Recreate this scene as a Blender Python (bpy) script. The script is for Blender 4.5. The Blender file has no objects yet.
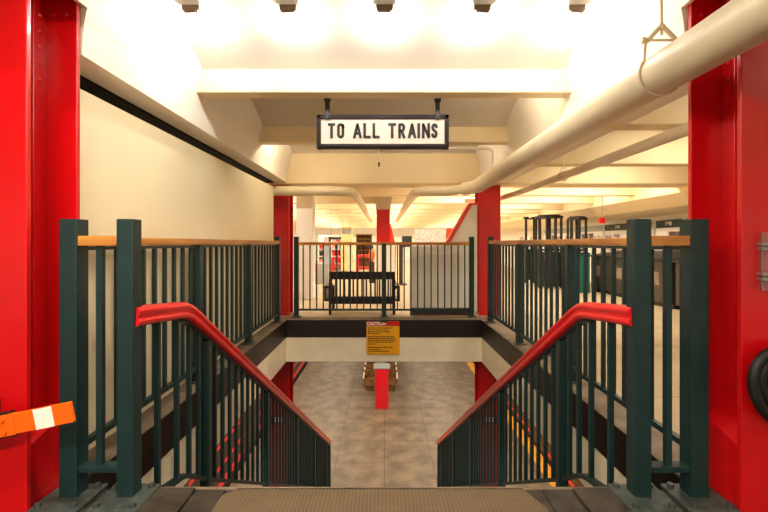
import bpy, bmesh, math, random
from mathutils import Vector, Matrix
random.seed(7)
S = bpy.context.scene
C = S.collection
PI = math.pi
F = 434.0           # focal length in pixels of the 768 px frame
CH = 1.066          # eye height above the mezzanine floor (z = 0)
LOW = -3.814        # platform floor level

# ------------------------------------------------------------------ materials
def lin(c):
    out = []
    for v in c:
        v /= 255.0
        out.append(v / 12.92 if v <= 0.04045 else ((v + 0.055) / 1.055) ** 2.4)
    return (*out, 1.0)

def mat(name, rgb, rough=0.5, metal=0.0, var=0.0, scale=8.0, bump=0.0, bscale=60.0, coat=0.0, spec=0.5, rgb2=None, stretch=None):
    m = bpy.data.materials.new(name); m.use_nodes = True
    nt = m.node_tree; b = nt.nodes['Principled BSDF']
    b.inputs['Base Color'].default_value = lin(rgb)
    b.inputs['Roughness'].default_value = rough
    b.inputs['Metallic'].default_value = metal
    b.inputs['Coat Weight'].default_value = coat
    b.inputs['Specular IOR Level'].default_value = spec
    if var or rgb2 or bump:
        tc = nt.nodes.new('ShaderNodeTexCoord'); mp = nt.nodes.new('ShaderNodeMapping')
        if stretch: mp.inputs['Scale'].default_value = stretch
        nt.links.new(tc.outputs['Object'], mp.inputs['Vector'])
    if var or rgb2:
        nz = nt.nodes.new('ShaderNodeTexNoise'); nz.inputs['Scale'].default_value = scale
        nz.inputs['Detail'].default_value = 6
        nt.links.new(mp.outputs['Vector'], nz.inputs['Vector'])
        cr = nt.nodes.new('ShaderNodeValToRGB')
        c1 = lin(rgb); c2 = lin(rgb2) if rgb2 else tuple(min(1, v * (1 - var)) for v in c1[:3]) + (1,)
        cr.color_ramp.elements[0].position = 0.36; cr.color_ramp.elements[1].position = 0.64
        cr.color_ramp.elements[0].color = c2; cr.color_ramp.elements[1].color = c1
        nt.links.new(nz.outputs['Fac'], cr.inputs['Fac'])
        nt.links.new(cr.outputs['Color'], b.inputs['Base Color'])
    if bump:
        n2 = nt.nodes.new('ShaderNodeTexNoise'); n2.inputs['Scale'].default_value = bscale
        n2.inputs['Detail'].default_value = 4
        nt.links.new(mp.outputs['Vector'], n2.inputs['Vector'])
        bp = nt.nodes.new('ShaderNodeBump'); bp.inputs['Strength'].default_value = bump; bp.inputs['Distance'].default_value = 0.02
        nt.links.new(n2.outputs['Fac'], bp.inputs['Height'])
        nt.links.new(bp.outputs['Normal'], b.inputs['Normal'])
    return m

def emat(name, rgb, strength):
    m = bpy.data.materials.new(name); m.use_nodes = True
    b = m.node_tree.nodes['Principled BSDF']
    b.inputs['Base Color'].default_value = lin(rgb)
    b.inputs['Emission Color'].default_value = lin(rgb)
    b.inputs['Emission Strength'].default_value = strength
    return m

M = {}
M['ceil'] = mat('white ceiling paint', (220, 213, 200), 0.55, var=0.06, scale=3, bump=0.06, bscale=9)
M['girder'] = mat('bright white girder paint', (247, 240, 224), 0.5, var=0.03, scale=3)
M['beam'] = mat('cream beam paint', (240, 220, 176), 0.5, var=0.04, scale=3)
M['wall'] = mat('cream wall paint', (247, 236, 198), 0.45, var=0.03, scale=2)
M['white'] = mat('white wall paint', (240, 237, 230), 0.5, var=0.03)
M['fascia'] = mat('cream plaster', (252, 242, 214), 0.55, var=0.08, scale=4)
M['red'] = mat('glossy red steel paint', (204, 8, 16), 0.3, var=0.08, scale=3, bump=0.05, bscale=14, coat=0.15)
M['rail_red'] = mat('bright red handrail paint', (226, 18, 34), 0.28, coat=0.25, var=0.06, scale=14, bump=0.06, bscale=30)
M['green'] = mat('dark blue green rail paint', (20, 50, 50), 0.42, var=0.22, scale=16, bump=0.06, bscale=40)
M['plate'] = mat('worn grey green steel', (78, 88, 84), 0.5, metal=0.2, var=0.4, scale=22, bump=0.1)
M['bolt'] = mat('dull bolt steel', (92, 96, 92), 0.4, metal=0.5, var=0.3, scale=50)
M['oak'] = mat('varnished oak', (206, 140, 58), 0.35, rgb2=(160, 98, 36), scale=14, stretch=(1, 0.15, 1), coat=0.2)
M['oakx'] = mat('varnished oak cross grain', (214, 150, 62), 0.35, rgb2=(172, 108, 40), scale=14, stretch=(0.15, 1, 1), coat=0.2)
M['pipe'] = mat('cream pipe paint', (236, 222, 188), 0.42, var=0.06, scale=5)
M['black'] = mat('black painted iron', (24, 20, 18), 0.45, var=0.2, scale=30)
M['edge'] = mat('dark stone edge', (32, 22, 16), 0.45, var=0.4, scale=7, bump=0.1, bscale=18)
M['gap'] = mat('black recess shade', (12, 8, 6), 0.8, spec=0.1)  # shade of the recess over the cream wall, put in as black
M['ledge'] = mat('worn grey brown concrete', (128, 114, 96), 0.6, rgb2=(98, 82, 64), scale=6, bump=0.12, bscale=24)
M['stone'] = mat('dark worn stone', (62, 53, 42), 0.5, rgb2=(34, 29, 23), scale=9, bump=0.25, bscale=20)
M['signwhite'] = mat('white sign enamel', (240, 222, 206), 0.3, var=0.03, scale=4)
M['signframe'] = mat('dark brown sign frame', (26, 15, 11), 0.5, spec=0.3)
M['ink'] = mat('dark brown lettering', (26, 17, 13), 0.5)
M['yellow'] = mat('yellow sign board', (248, 178, 24), 0.4, var=0.05)
M['signred'] = mat('red sign header', (205, 22, 18), 0.4)
M['cream_ink'] = mat('white lettering', (245, 235, 220), 0.5)
M['orange'] = mat('orange reflective sheet', (255, 104, 12), 0.35, var=0.06, scale=6)
M['stripe'] = mat('white reflective sheet', (245, 242, 232), 0.35)
M['steel'] = mat('brushed steel', (170, 165, 155), 0.3, metal=0.8)
M['wood'] = mat('brown bench wood', (150, 104, 56), 0.45, rgb2=(104, 68, 34), scale=10, stretch=(1, 0.2, 1))
M['darkwood'] = mat('black brown bench wood', (40, 18, 14), 0.4, var=0.2, scale=12)
M['lamp'] = mat('brown lamp housing', (120, 100, 78), 0.4, metal=0.3)
M['darkgrey'] = mat('dark grey laminate', (52, 46, 40), 0.4, var=0.1)
M['grey'] = mat('grey cabinet paint', (158, 160, 154), 0.45, var=0.05)
M['teal'] = mat('teal cabinet paint', (28, 98, 88), 0.45, var=0.1)
M['header'] = mat('dark green sign header', (26, 58, 58), 0.5)
M['bluegrey'] = mat('pale blue grey board', (168, 180, 184), 0.5, var=0.05)
M['photo'] = mat('printed photo panel', (228, 214, 208), 0.5, rgb2=(120, 96, 98), scale=7)
M['photo_dark'] = mat('dark photo print', (136, 112, 112), 0.5, rgb2=(50, 44, 48), scale=9)
M['haunch'] = mat('grey beige haunch paint', (186, 168, 140), 0.5, var=0.06)
M['parapet'] = mat('off white parapet paint', (238, 234, 222), 0.5, var=0.04)
M['louver'] = mat('dark louver metal', (96, 92, 80), 0.5)
M['coral'] = mat('orange red trim paint', (222, 66, 34), 0.4)
M['pink'] = mat('pink merchandise', (228, 120, 120), 0.5, rgb2=(240, 190, 170), scale=6)
M['redplastic'] = mat('red display paint', (214, 40, 40), 0.4)
M['lime'] = mat('yellow green panel', (222, 216, 140), 0.5, rgb2=(238, 232, 190), scale=3)
M['paper'] = mat('printed white map', (238, 236, 232), 0.6, rgb2=(196, 196, 200), scale=14)
M['screen'] = mat('dark screen', (46, 54, 62), 0.2)
M['train'] = mat('dark maroon train paint', (44, 22, 18), 0.35, var=0.2, scale=4)
M['trainred'] = mat('bright red train stripe', (232, 34, 30), 0.35)
M['trainroof'] = mat('dark train roof', (40, 38, 36), 0.5)
M['ties'] = mat('dark ballast', (34, 29, 24), 0.9, var=0.4, scale=10, bump=0.4)
M['yedge'] = mat('yellow platform edge', (238, 170, 44), 0.5, rgb2=(206, 136, 30), scale=8)
M['blackrubber'] = mat('black rubber', (5, 6, 5), 0.55, rgb2=(20, 21, 15), scale=18, bump=0.2)
M['bulb'] = emat('lit bulb glass', (255, 238, 205), 6.0)
M['tube'] = emat('lit fluorescent tube', (255, 246, 226), 3.5)
g = mat('clear acrylic', (255, 250, 250), 0.08); g.node_tree.nodes['Principled BSDF'].inputs['Transmission Weight'].default_value = 0.95
M['acrylic'] = g
g = mat('dark window glass', (18, 18, 20), 0.08, spec=0.7); M['glass'] = g

def slab_material(name, c1, c2, joint, sx, sy, jw, rough, offx=0.0, offy=0.0, scale=2.6):
    m = mat(name, c1, rough, rgb2=c2, scale=scale, bump=0.05, bscale=20)
    nt = m.node_tree; b = nt.nodes['Principled BSDF']
    tc = nt.nodes.new('ShaderNodeTexCoord'); sp = nt.nodes.new('ShaderNodeSeparateXYZ')
    nt.links.new(tc.outputs['Object'], sp.inputs[0])
    def line(axis, size, off):
        a = nt.nodes.new('ShaderNodeMath'); a.operation = 'MULTIPLY_ADD'
        a.inputs[1].default_value = 1 / size; a.inputs[2].default_value = 100 + off
        nt.links.new(sp.outputs[axis], a.inputs[0])
        f = nt.nodes.new('ShaderNodeMath'); f.operation = 'FRACT'; nt.links.new(a.outputs[0], f.inputs[0])
        l = nt.nodes.new('ShaderNodeMath'); l.operation = 'LESS_THAN'; l.inputs[1].default_value = jw / size
        nt.links.new(f.outputs[0], l.inputs[0]); return l
    lx, ly = line(0, sx, offx), line(1, sy, offy)
    mx = nt.nodes.new('ShaderNodeMath'); mx.operation = 'MAXIMUM'
    nt.links.new(lx.outputs[0], mx.inputs[0]); nt.links.new(ly.outputs[0], mx.inputs[1])
    mix = nt.nodes.new('ShaderNodeMix'); mix.data_type = 'RGBA'
    src = b.inputs['Base Color'].links[0].from_socket
    nt.links.new(mx.outputs[0], mix.inputs['Factor']); nt.links.new(src, mix.inputs[6])
    mix.inputs[7].default_value = lin(joint)
    nt.links.new(mix.outputs[2], b.inputs['Base Color'])
    return m
M['floor'] = slab_material('beige terrazzo floor', (184, 166, 134), (166, 148, 118), (124, 108, 86), 1.5, 1.5, 0.012, 0.4)
M['platform'] = slab_material('grey concrete platform', (134, 112, 84), (100, 82, 60), (70, 56, 40), 1.07, 1.07, 0.014, 0.5)

m = mat('checker plate', (94, 78, 58), 0.5, metal=0.15, rgb2=(80, 66, 48), scale=10)   # raised diamonds
nt = m.node_tree; b = nt.nodes['Principled BSDF']
tc = nt.nodes.new('ShaderNodeTexCoord'); mp = nt.nodes.new('ShaderNodeMapping'); mp.inputs['Rotation'].default_value = (0, 0, PI / 4)
ck = nt.nodes.new('ShaderNodeTexChecker'); ck.inputs['Scale'].default_value = 90
ck.inputs['Color1'].default_value = (1, 1, 1, 1); ck.inputs['Color2'].default_value = (0, 0, 0, 1)
bp = nt.nodes.new('ShaderNodeBump'); bp.inputs['Strength'].default_value = 0.6; bp.inputs['Distance'].default_value = 0.004
nt.links.new(tc.outputs['Object'], mp.inputs['Vector']); nt.links.new(mp.outputs['Vector'], ck.inputs['Vector'])
nt.links.new(ck.outputs['Fac'], bp.inputs['Height']); nt.links.new(bp.outputs['Normal'], b.inputs['Normal'])
mx = nt.nodes.new('ShaderNodeMix'); mx.data_type = 'RGBA'
src = b.inputs['Base Color'].links[0].from_socket
nt.links.new(ck.outputs['Fac'], mx.inputs['Factor']); nt.links.new(src, mx.inputs[6]); mx.inputs[7].default_value = lin((112, 94, 70))
nt.links.new(mx.outputs[2], b.inputs['Base Color'])
M['checker'] = m

# ------------------------------------------------------------------ mesh helpers
def box(bm, x0, x1, y0, y1, z0, z1, bev=0.0, rot=None, about=None):
    vs = [bm.verts.new((x, y, z)) for x in (x0, x1) for y in (y0, y1) for z in (z0, z1)]
    idx = [(0, 1, 3, 2), (4, 6, 7, 5), (0, 4, 5, 1), (2, 3, 7, 6), (0, 2, 6, 4), (1, 5, 7, 3)]
    fs = [bm.faces.new([vs[i] for i in f]) for f in idx]
    bmesh.ops.recalc_face_normals(bm, faces=fs)
    if bev:
        es = list({e for f in fs for e in f.edges})
        r = bmesh.ops.bevel(bm, geom=es, offset=bev, segments=2, profile=0.6, affect='EDGES')
        vs = list({v for f in r['faces'] for v in f.verts} | {v for v in vs if v.is_valid})
    if rot is not None:
        bmesh.ops.rotate(bm, verts=vs, cent=about, matrix=rot)
    return vs

def B(*a, **k):
    bm = bmesh.new(); box(bm, *a, **k); return bm

def rod(bm, p0, p1, r, n=12, r2=None):
    p0, p1 = Vector(p0), Vector(p1); d = p1 - p0
    q = d.to_track_quat('Z', 'Y').to_matrix().to_4x4()
    bmesh.ops.create_cone(bm, cap_ends=True, segments=n, radius1=r, radius2=r if r2 is None else r2, depth=d.length,
                          matrix=Matrix.Translation((p0 + p1) / 2) @ q)

def ball(bm, p, r, sx=1, sy=1, sz=1, n=10):
    bmesh.ops.create_uvsphere(bm, u_segments=n, v_segments=max(4, n // 2), radius=r,
                              matrix=Matrix.Translation(p) @ Matrix.Diagonal((sx, sy, sz, 1)))

def tube(bm, pts, r, n=16, closed=False):
    pts = [Vector(p) for p in pts]; N = len(pts)
    up = None; rings = []
    for i, p in enumerate(pts):
        a = pts[(i - 1) % N] if (closed or i > 0) else p
        c = pts[(i + 1) % N] if (closed or i < N - 1) else p
        t = (c - a).normalized()
        if up is None:
            up = Vector((0, 0, 1)) if abs(t.z) < 0.9 else Vector((1, 0, 0))
        u = (up - t * up.dot(t)).normalized(); up = u; v = t.cross(u)
        rings.append([bm.verts.new(p + (u * math.cos(k * 2 * PI / n) + v * math.sin(k * 2 * PI / n)) * r) for k in range(n)])
    for i in range(N if closed else N - 1):
        A, Bq = rings[i], rings[(i + 1) % N]
        for k in range(n):
            bm.faces.new((A[k], A[(k + 1) % n], Bq[(k + 1) % n], Bq[k]))
    if not closed:
        bm.faces.new(list(reversed(rings[0]))); bm.faces.new(rings[-1])
    bmesh.ops.recalc_face_normals(bm, faces=bm.faces[:])

def bend(pts, rad, seg=6):
    """Round the corners of a polyline."""
    pts = [Vector(p) for p in pts]; out = [pts[0]]
    for i in range(1, len(pts) - 1):
        p = pts[i]; a = (pts[i - 1] - p); c = (pts[i + 1] - p)
        r = min(rad, a.length * 0.49, c.length * 0.49)
        s, e = p + a.normalized() * r, p + c.normalized() * r
        for k in range(seg + 1):
            t = k / seg
            out.append(s * (1 - t) ** 2 + p * 2 * t * (1 - t) + e * t * t)
    out.append(pts[-1]); return out

def prism(bm, poly, axis, a0, a1):
    """Extrude a 2D polygon along an axis; poly is in the two other axes in x,y,z order."""
    def v3(p, a):
        return {'x': (a, p[0], p[1]), 'y': (p[0], a, p[1]), 'z': (p[0], p[1], a)}[axis]
    A = [bm.verts.new(v3(p, a0)) for p in poly]; Bv = [bm.verts.new(v3(p, a1)) for p in poly]
    fs = [bm.faces.new(A), bm.faces.new(list(reversed(Bv)))]
    n = len(poly)
    for i in range(n):
        fs.append(bm.faces.new((A[i], Bv[i], Bv[(i + 1) % n], A[(i + 1) % n])))
    bmesh.ops.recalc_face_normals(bm, faces=fs)

def PR(*a):
    bm = bmesh.new(); prism(bm, *a); return bm

def sweep_yz(bm, x, path, prof):
    """Sweep a profile (u across x, v normal) along a path of (y, z)."""
    rings = []
    for i, (y, z) in enumerate(path):
        a = Vector(path[max(i - 1, 0)]); c = Vector(path[min(i + 1, len(path) - 1)])
        t = (c - a).normalized(); n = Vector((-t.y, t.x))
        rings.append([bm.verts.new((x + u, y + n.x * v, z + n.y * v)) for u, v in prof])
    m_ = len(prof)
    for A, Bq in zip(rings, rings[1:]):
        for k in range(m_):
            bm.faces.new((A[k], A[(k + 1) % m_], Bq[(k + 1) % m_], Bq[k]))
    bm.faces.new(list(reversed(rings[0]))); bm.faces.new(rings[-1])
    bmesh.ops.recalc_face_normals(bm, faces=bm.faces[:])

def smooth(me, ang=40):
    for p in me.polygons: p.use_smooth = True
    bm = bmesh.new(); bm.from_mesh(me)
    for e in bm.edges:
        if len(e.link_faces) == 2 and e.calc_face_angle(0) > math.radians(ang): e.smooth = False
    bm.to_mesh(me); bm.free()

def obj(name, bm, m, parent=None, sm=False):
    me = bpy.data.meshes.new(name); bm.to_mesh(me); bm.free()
    me.materials.append(M[m]); 
    if sm: smooth(me)
    o = bpy.data.objects.new(name, me); C.objects.link(o)
    attach(o, parent); return o

def attach(o, parent):
    if parent is not None:
        o.parent = parent
        if parent.type == 'EMPTY':
            o.matrix_parent_inverse = Matrix.Translation(-parent.location)

def tag(o, label, cat, group=None, kind=None):
    o['label'] = label; o['category'] = cat
    if group: o['group'] = group
    if kind: o['kind'] = kind
    return o

def thing(name, loc, label, cat, group=None, kind=None):
    o = bpy.data.objects.new(name, None); C.objects.link(o); o.location = loc; o.empty_display_size = 0.1
    return tag(o, label, cat, group, kind)

def struct(name, bm, m, label, cat, sm=False):
    return tag(obj(name, bm, m, None, sm), label, cat, kind='structure')

def copy_part(src, parent, loc):
    c = src.copy(); C.objects.link(c); c.parent = parent
    if parent.type == 'EMPTY': c.matrix_parent_inverse = Matrix.Translation(-parent.location)
    c.location = loc; return c

def dup_thing(root, loc, label):
    """Copy a thing with its parts and their sub-parts; parts keep their offset from the root."""
    r = root.copy(); C.objects.link(r); r.location = loc; r['label'] = label
    for ch in [c for c in C.objects if c.parent == root]:
        c = ch.copy(); C.objects.link(c); c.parent = r
        for gch in [q for q in C.objects if q.parent == ch]:
            d = gch.copy(); C.objects.link(d); d.parent = c
    return r

def W(px, py, Y):
    """World point at depth Y that the photograph shows at (px, py)."""
    k = Y / F
    return Vector(((px - 384) * k, Y, CH + (243 - py) * k))

def text_mesh(name, s, size, loc, rot, m, parent, depth=0.002, bold=0.0, sx=1.0):
    cu = bpy.data.curves.new(name, 'FONT'); cu.body = s; cu.size = size; cu.extrude = depth; cu.offset = bold
    cu.align_x = 'CENTER'; cu.align_y = 'CENTER'
    t = bpy.data.objects.new(name + '_source', cu); C.objects.link(t)
    dg = bpy.context.evaluated_depsgraph_get()
    me = bpy.data.meshes.new_from_object(t.evaluated_get(dg)); C.objects.unlink(t); bpy.data.objects.remove(t)
    me.transform(Matrix.Translation(loc) @ rot.to_4x4() @ Matrix.Diagonal((sx, 1, 1, 1)))
    me.materials.clear(); me.materials.append(M[m]); me.name = name
    o = bpy.data.objects.new(name, me); C.objects.link(o); attach(o, parent); return o
FACE_CAM = Matrix.Rotation(PI / 2, 3, 'X')

# ------------------------------------------------------------------ setting: floors, walls, ceiling
OX = 1.36; OY0 = 1.876; OY1 = 6.0       # stairwell opening
XL, XR, YF, YB = -5.2, 5.6, 26.0, -3.5
bm = bmesh.new()
T = 0.57
box(bm, XL, -OX, OY0, OY1, -T, 0)
box(bm, OX, XR, OY0, OY1, -T, 0)
box(bm, XL, XR, OY1, YF, -T, 0)
struct('floor', bm, 'floor', 'beige polished floor of the upper level around the stair opening', 'floor')

bm = bmesh.new()
box(bm, -OX, -OX + .02, OY0, OY1, -.235, .004); box(bm, OX - .02, OX, OY0, OY1, -.235, .004)
box(bm, -OX, OX, OY1 - .02, OY1, -.235, .004)
struct('trim_1', bm, 'edge', 'dark brown stone band edging the stair opening', 'edge band')
bm = bmesh.new()
box(bm, -OX, -OX + .012, OY0, OY1, -T, -.235); box(bm, OX - .012, OX, OY0, OY1, -T, -.235)
box(bm, -OX, OX, OY1 - .012, OY1, -T, -.235)
struct('trim_2', bm, 'fascia', 'cream plaster band under the dark edge of the stair opening', 'edge band')
bm = bmesh.new()
box(bm, -1.51, -OX + .02, 2.02, OY1, 0, .006); box(bm, OX - .02, 1.62, 2.02, OY1, 0, .006)
box(bm, -1.62, 1.62, OY1 - .02, OY1 + .22, 0, .006)
struct('trim_3', bm, 'ledge', 'worn grey brown concrete ledge along the stair opening', 'ledge')

bm = bmesh.new(); box(bm, -3.1, 3.62, 1.0, 34, LOW - .3, LOW)
struct('floor_lower', bm, 'platform', 'grey concrete slabs of the platform floor below', 'floor')
bm = bmesh.new(); box(bm, 3.36, 3.63, 1.0, 34, LOW, LOW + .004)
struct('trim_4', bm, 'yedge', 'yellow warning strip along the platform edge', 'edge strip')
bm = bmesh.new(); box(bm, -7, -3.1, 0, 34, LOW - 1.4, LOW - 1.2); box(bm, 3.62, 7, 0, 34, LOW - 1.4, LOW - 1.2)
struct('ground_lower', bm, 'ties', 'dark track bed beside the platform', 'track bed')
bm = bmesh.new(); box(bm, -7.1, -7, -1, 34, LOW - 1.4, -.57)
struct('wall_lower_left', bm, 'ledge', 'dark tunnel wall beyond the platform track', 'wall')
bm = bmesh.new(); box(bm, 7, 7.1, -1, 34, LOW - 1.4, -.57)
struct('wall_lower_right', bm, 'ledge', 'dark tunnel wall beyond the yellow edged track', 'wall')
bm = bmesh.new(); box(bm, -7.1, 7.1, 34, 34.1, LOW - 1.4, -.57)
struct('wall_lower_back', bm, 'ledge', 'end wall of the platform hall', 'wall')
bm = bmesh.new(); box(bm, -7.1, 7.1, .6, .7, LOW - 1.4, -.57)
struct('wall_lower_front', bm, 'ledge', 'wall under the stair landing', 'wall')
bm = bmesh.new(); box(bm, -7.1, XL, -1, 34, -.57, -.37); box(bm, XR, 7.1, -1, 34, -.57, -.37); box(bm, XL, XR, YF, 34, -.57, -.37)
struct('ceiling_lower', bm, 'fascia', 'ceiling over the tracks', 'ceiling')

struct('floor_landing', B(XL, XR, YB, OY0, -T, 0), 'stone', 'dark worn stone floor of the landing at the stair head', 'floor')
# walls of the upper level
struct('wall_left', B(-1.62, -1.51, 2.0, 5.93, 0, CH + .767), 'wall', 'smooth cream wall behind the railing at the stair', 'wall')
bm = bmesh.new(); box(bm, -1.80, -1.575, 2.02, 6.2, CH + .858, CH + .872)  # black strip under the soffit paints the recess shade
struct('recess_shade_strip', bm, 'gap', 'black strip painting the shade between cream wall and ceiling beam', 'gap')
struct('wall_far_left', B(XL - .1, XL, YB, YF, 0, CH + 1.5), 'white', 'white side wall of the far hall', 'wall')
struct('wall_right', B(XR, XR + .1, YB, YF, 0, CH + 1.5), 'white', 'white wall carrying the exhibit boards', 'wall')
struct('wall_back', B(XL - .1, XR + .1, YF, YF + .1, 0, CH + 1.5), 'white', 'white end wall of the upper hall', 'wall')
bm = bmesh.new(); prism(bm, [(4.55, CH + .78), (4.8, CH + .6), (XR, CH + .55), (XR, CH + 1.4), (4.55, CH + 1.4)], 'y', 4.0, 22)
struct('trim_6', bm, 'beam', 'beige boxed ledge along the top of the exhibit wall', 'bulkhead')

# ceiling: shallow arch between cross beams
BEAMS = [3.24 + 1.57 * k for k in range(-5, 15)]
BY_TRANS = 6.5
bays = []
ys = []
for k in range(len(BEAMS) - 1):
    y0, y1 = BEAMS[k], BEAMS[k + 1]
    for j in range(12): ys.append((y0 + (y1 - y0) * j / 12, math.sin(PI * j / 12)))
    bays.append((y0 + y1) / 2)
prof = [(y, CH + 1.235 + 0.185 * s ** 0.8) for y, s in ys]
bm = bmesh.new()
poly = prof + [(prof[-1][0], CH + 1.6), (prof[0][0], CH + 1.6)]
prism(bm, poly, 'x', XL - .1, XR + .1)
struct('ceiling', bm, 'ceil', 'white ceiling arching gently between the beams', 'ceiling', True)
for k, y in enumerate(BEAMS):
    near = y < 6.0
    bm = bmesh.new()
    if near:
        box(bm, -1.39, 1.39, y - .07, y + .07, CH + 1.10, CH + 1.35, .012)
        box(bm, 1.6 if y > 2.1 else 1.76, XR, y - .09, y + .09, CH + .86, CH + 1.35, .012)
        box(bm, XL, -1.66 if y > 2.1 else -1.76, y - .09, y + .09, CH + .86, CH + 1.35, .012)
    elif y < 7:
        box(bm, XL, XR, 6.26, 6.74, CH + .855, CH + 1.4, .015)
    else:
        box(bm, XL, XR, y - .09, y + .09, CH + .86, CH + 1.35, .012)
    struct('ceiling_beam', bm, 'beam', 'cream beam crossing the ceiling', 'beam')
for s, nm in ((-1, 'beside the cream wall'), (1, 'above the round pipe')):
    p = [(1.40, CH + .872), (1.78, CH + .872), (1.78, CH + 1.5), (1.29, CH + 1.5), (1.32, CH + 1.30), (1.362, CH + 1.16), (1.388, CH + 1.02)]
    bm = bmesh.new(); prism(bm, [(s * a, b_) for a, b_ in p], 'y', 2.01, 6.25)
    q_ = [(1.395, CH + 1.09), (1.375, CH + 1.09), (1.362, CH + 1.16), (1.32, CH + 1.30), (1.29, CH + 1.5), (1.395, CH + 1.5)]
    prism(bm, [(s * a, b_) for a, b_ in q_], 'y', .4, 2.01)
    struct('ceiling_girder_beam', bm, 'girder', 'white lengthwise beam ' + nm, 'beam')

# near landing: checker plate and stone kerbs, post base plates come with the railing
bm = bmesh.new()
prism(bm, [(-.63, OY0), (.60, OY0), (.66, 1.7), (.70, .2), (-.86, .2), (-.78, 1.72)], 'z', 0, .006)
tag(obj('landing_plate', bm, 'checker'), 'tan diamond tread plate on the landing at the stair head', 'tread plate')
tag(obj('stair_nosing', B(-1.0, 1.0, OY0 - .008, OY0 + .012, -.03, .006, .002), 'ledge'), 'thin tan nosing strip across the stair head', 'nosing')
for s in (-1, 1):
    bm = bmesh.new()
    xs = (.66, .74, .90, 1.15)
    for x0, x1, h in ((.68, .80, .008), (.81, .97, .016)):
        a, b_ = sorted((s * x0, s * x1)); box(bm, a, b_, 1.2, OY0 - .01, 0, h, .004)
    tag(obj('kerb_stone', bm, 'stone'), 'dark worn stone kerb ' + ('on the landing by the post nearest the orange barrier' if s < 0 else 'on the landing by the post nearest the round pipe'), 'kerb', 'kerb stones at the stair head')

# ------------------------------------------------------------------ staircase
st = thing('staircase', (0, OY0, 0), 'steep dark stair going down to the platform between red handrails', 'staircase')
N = 20; rise = -LOW / N; run = 6.64 / N
for i in range(1, N):
    y = OY0 + (i - 1) * run; z = -rise * i
    bm = bmesh.new(); box(bm, -1.0, 1.0, y - .01, y + run + .02, z - .03, z - .004, .004); box(bm, -1.0, 1.0, y, y + .012, z, z + rise - .03)
    obj('tread', bm, 'stone', st)
for s in (-1, 1):
    a = sorted((s * 1.0, s * 1.03))
    bm = bmesh.new(); prism(bm, [(OY0, -.30), (OY0, .0), (OY0 + 6.5, LOW + .15), (OY0 + 6.64, LOW), (OY0 + 6.1, LOW)], 'x', a[0], a[1])
    obj('stringer', bm, 'edge', st)

# ------------------------------------------------------------------ red steel columns
def column(s, y0, depth, z0, z1, label, plug=True, tagplate=False, a=1.40, w=.32):
    y1 = y0 + depth; yc = y0 + depth / 2
    t = thing('steel_column', (s * (a + w / 2), yc, z0), label, 'column', 'red steel columns', 'thing')
    def bx(x0, x1, *r, **k):
        q = sorted((s * x0, s * x1)); return B(q[0], q[1], *r, **k)
    obj('flange', bx(a, a + w, y0, y0 + .022, z0, z1, bev=.004), 'red', t)
    obj('flange', bx(a, a + w, y1 - .022, y1, z0, z1, bev=.004), 'red', t)
    obj('web', bx(a + w / 2 - .008, a + w / 2 + .008, y0 + .022, y1 - .022, z0, z1), 'red', t)
    bm = bmesh.new()
    for yy, d in ((y0 + .022, 1), (y1 - .022, -1)):
        for xs in (-1, 1):
            xa = a + w / 2 + xs * .008
            q = sorted((s * xa, s * (xa + xs * .014))); r = sorted((yy, yy + d * .075))
            box(bm, q[0], q[1], r[0], r[1], z0, z1, .003)
    obj('corner_angle', bm, 'red', t)
    if plug:
        spots = []
        zz = CH + .73
        while zz < z1 - .03:
            spots.append((0, (s * (a + w / 2 - .022), y1 - .06, zz))); zz += .072
        for zz in (CH + 1.04, CH + 1.12, CH + 1.20):
            for xx in (a + .05, a + .11):
                spots.append((1, (s * xx, y1 - .022, zz))); spots.append((1, (s * xx, y0, zz)))
        protos = {}
        for kind_, loc in spots:
            if kind_ not in protos:
                bm = bmesh.new(); ball(bm, (0, 0, 0), .013, *((.7, 1, 1) if kind_ == 0 else (1, .7, 1)))
                protos[kind_] = obj('rivet', bm, 'red', t, True); protos[kind_].location = loc
            else: copy_part(protos[kind_], t, loc)
    if plug:
        bm = bmesh.new()
        q = sorted((s * (a + .015), s * (a + w / 2 - .02)))
        prism(bm, [(y0 + .024, z0), (y1 - .024, z0), (y1 - .024, z0 + .335), (y0 + .024, z0 + .25)], 'x', q[0], q[1])
        obj('base_block', bm, 'red', t)
    if tagplate:
        zc = CH - 2.6
        p = bx(a + .06, a + .26, y0 - .01, y0 - .001, zc - .06, zc + .06)
        o = obj('number_plate', p, 'black', t)
        bm = bmesh.new()
        for k in range(3):
            q = sorted((s * (a + .085 + k * .055), s * (a + .12 + k * .055))); box(bm, q[0], q[1], y0 - .013, y0 - .01, zc - .035, zc + .035)
        obj('plate_marking', bm, 'cream_ink', o)
    return t
column(-1, 1.70, .30, 0, CH + 1.23, 'tall red riveted steel column behind the orange and white barrier arm')
column(1, 1.70, .30, 0, CH + 1.23, 'tall red riveted steel column with the black loop and clear holder')
column(-1, 6.40, .30, LOW, CH + .853, 'slim red steel column at the far end of the cream wall', False, True)
column(1, 6.40, .30, LOW, CH + .853, 'slim red steel column at the far end of the round pipe', False, True)

# middle column with cream haunch and cream casing
t = thing('steel_column', (0, 9.25, 0), 'red column with cream head behind the black bench', 'column', 'red steel columns', 'thing')
a, b_ = W(376.5, 210, 9.1), W(390, 210, 9.1)
obj('shaft', B(a.x, b_.x, 9.1, 9.4, CH - .2, CH + .70, bev=.006), 'red', t)
bm = bmesh.new(); prism(bm, [(a.x - .01, CH + .70), (b_.x + .01, CH + .70), (b_.x + .07, CH + 1.23), (a.x - .07, CH + 1.23)], 'y', 9.07, 9.42)
obj('column_head', bm, 'haunch', t)
obj('column_casing', B(a.x - .02, b_.x + .1, 9.05, 9.46, 0, CH - .03, bev=.01), 'parapet', t)

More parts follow.
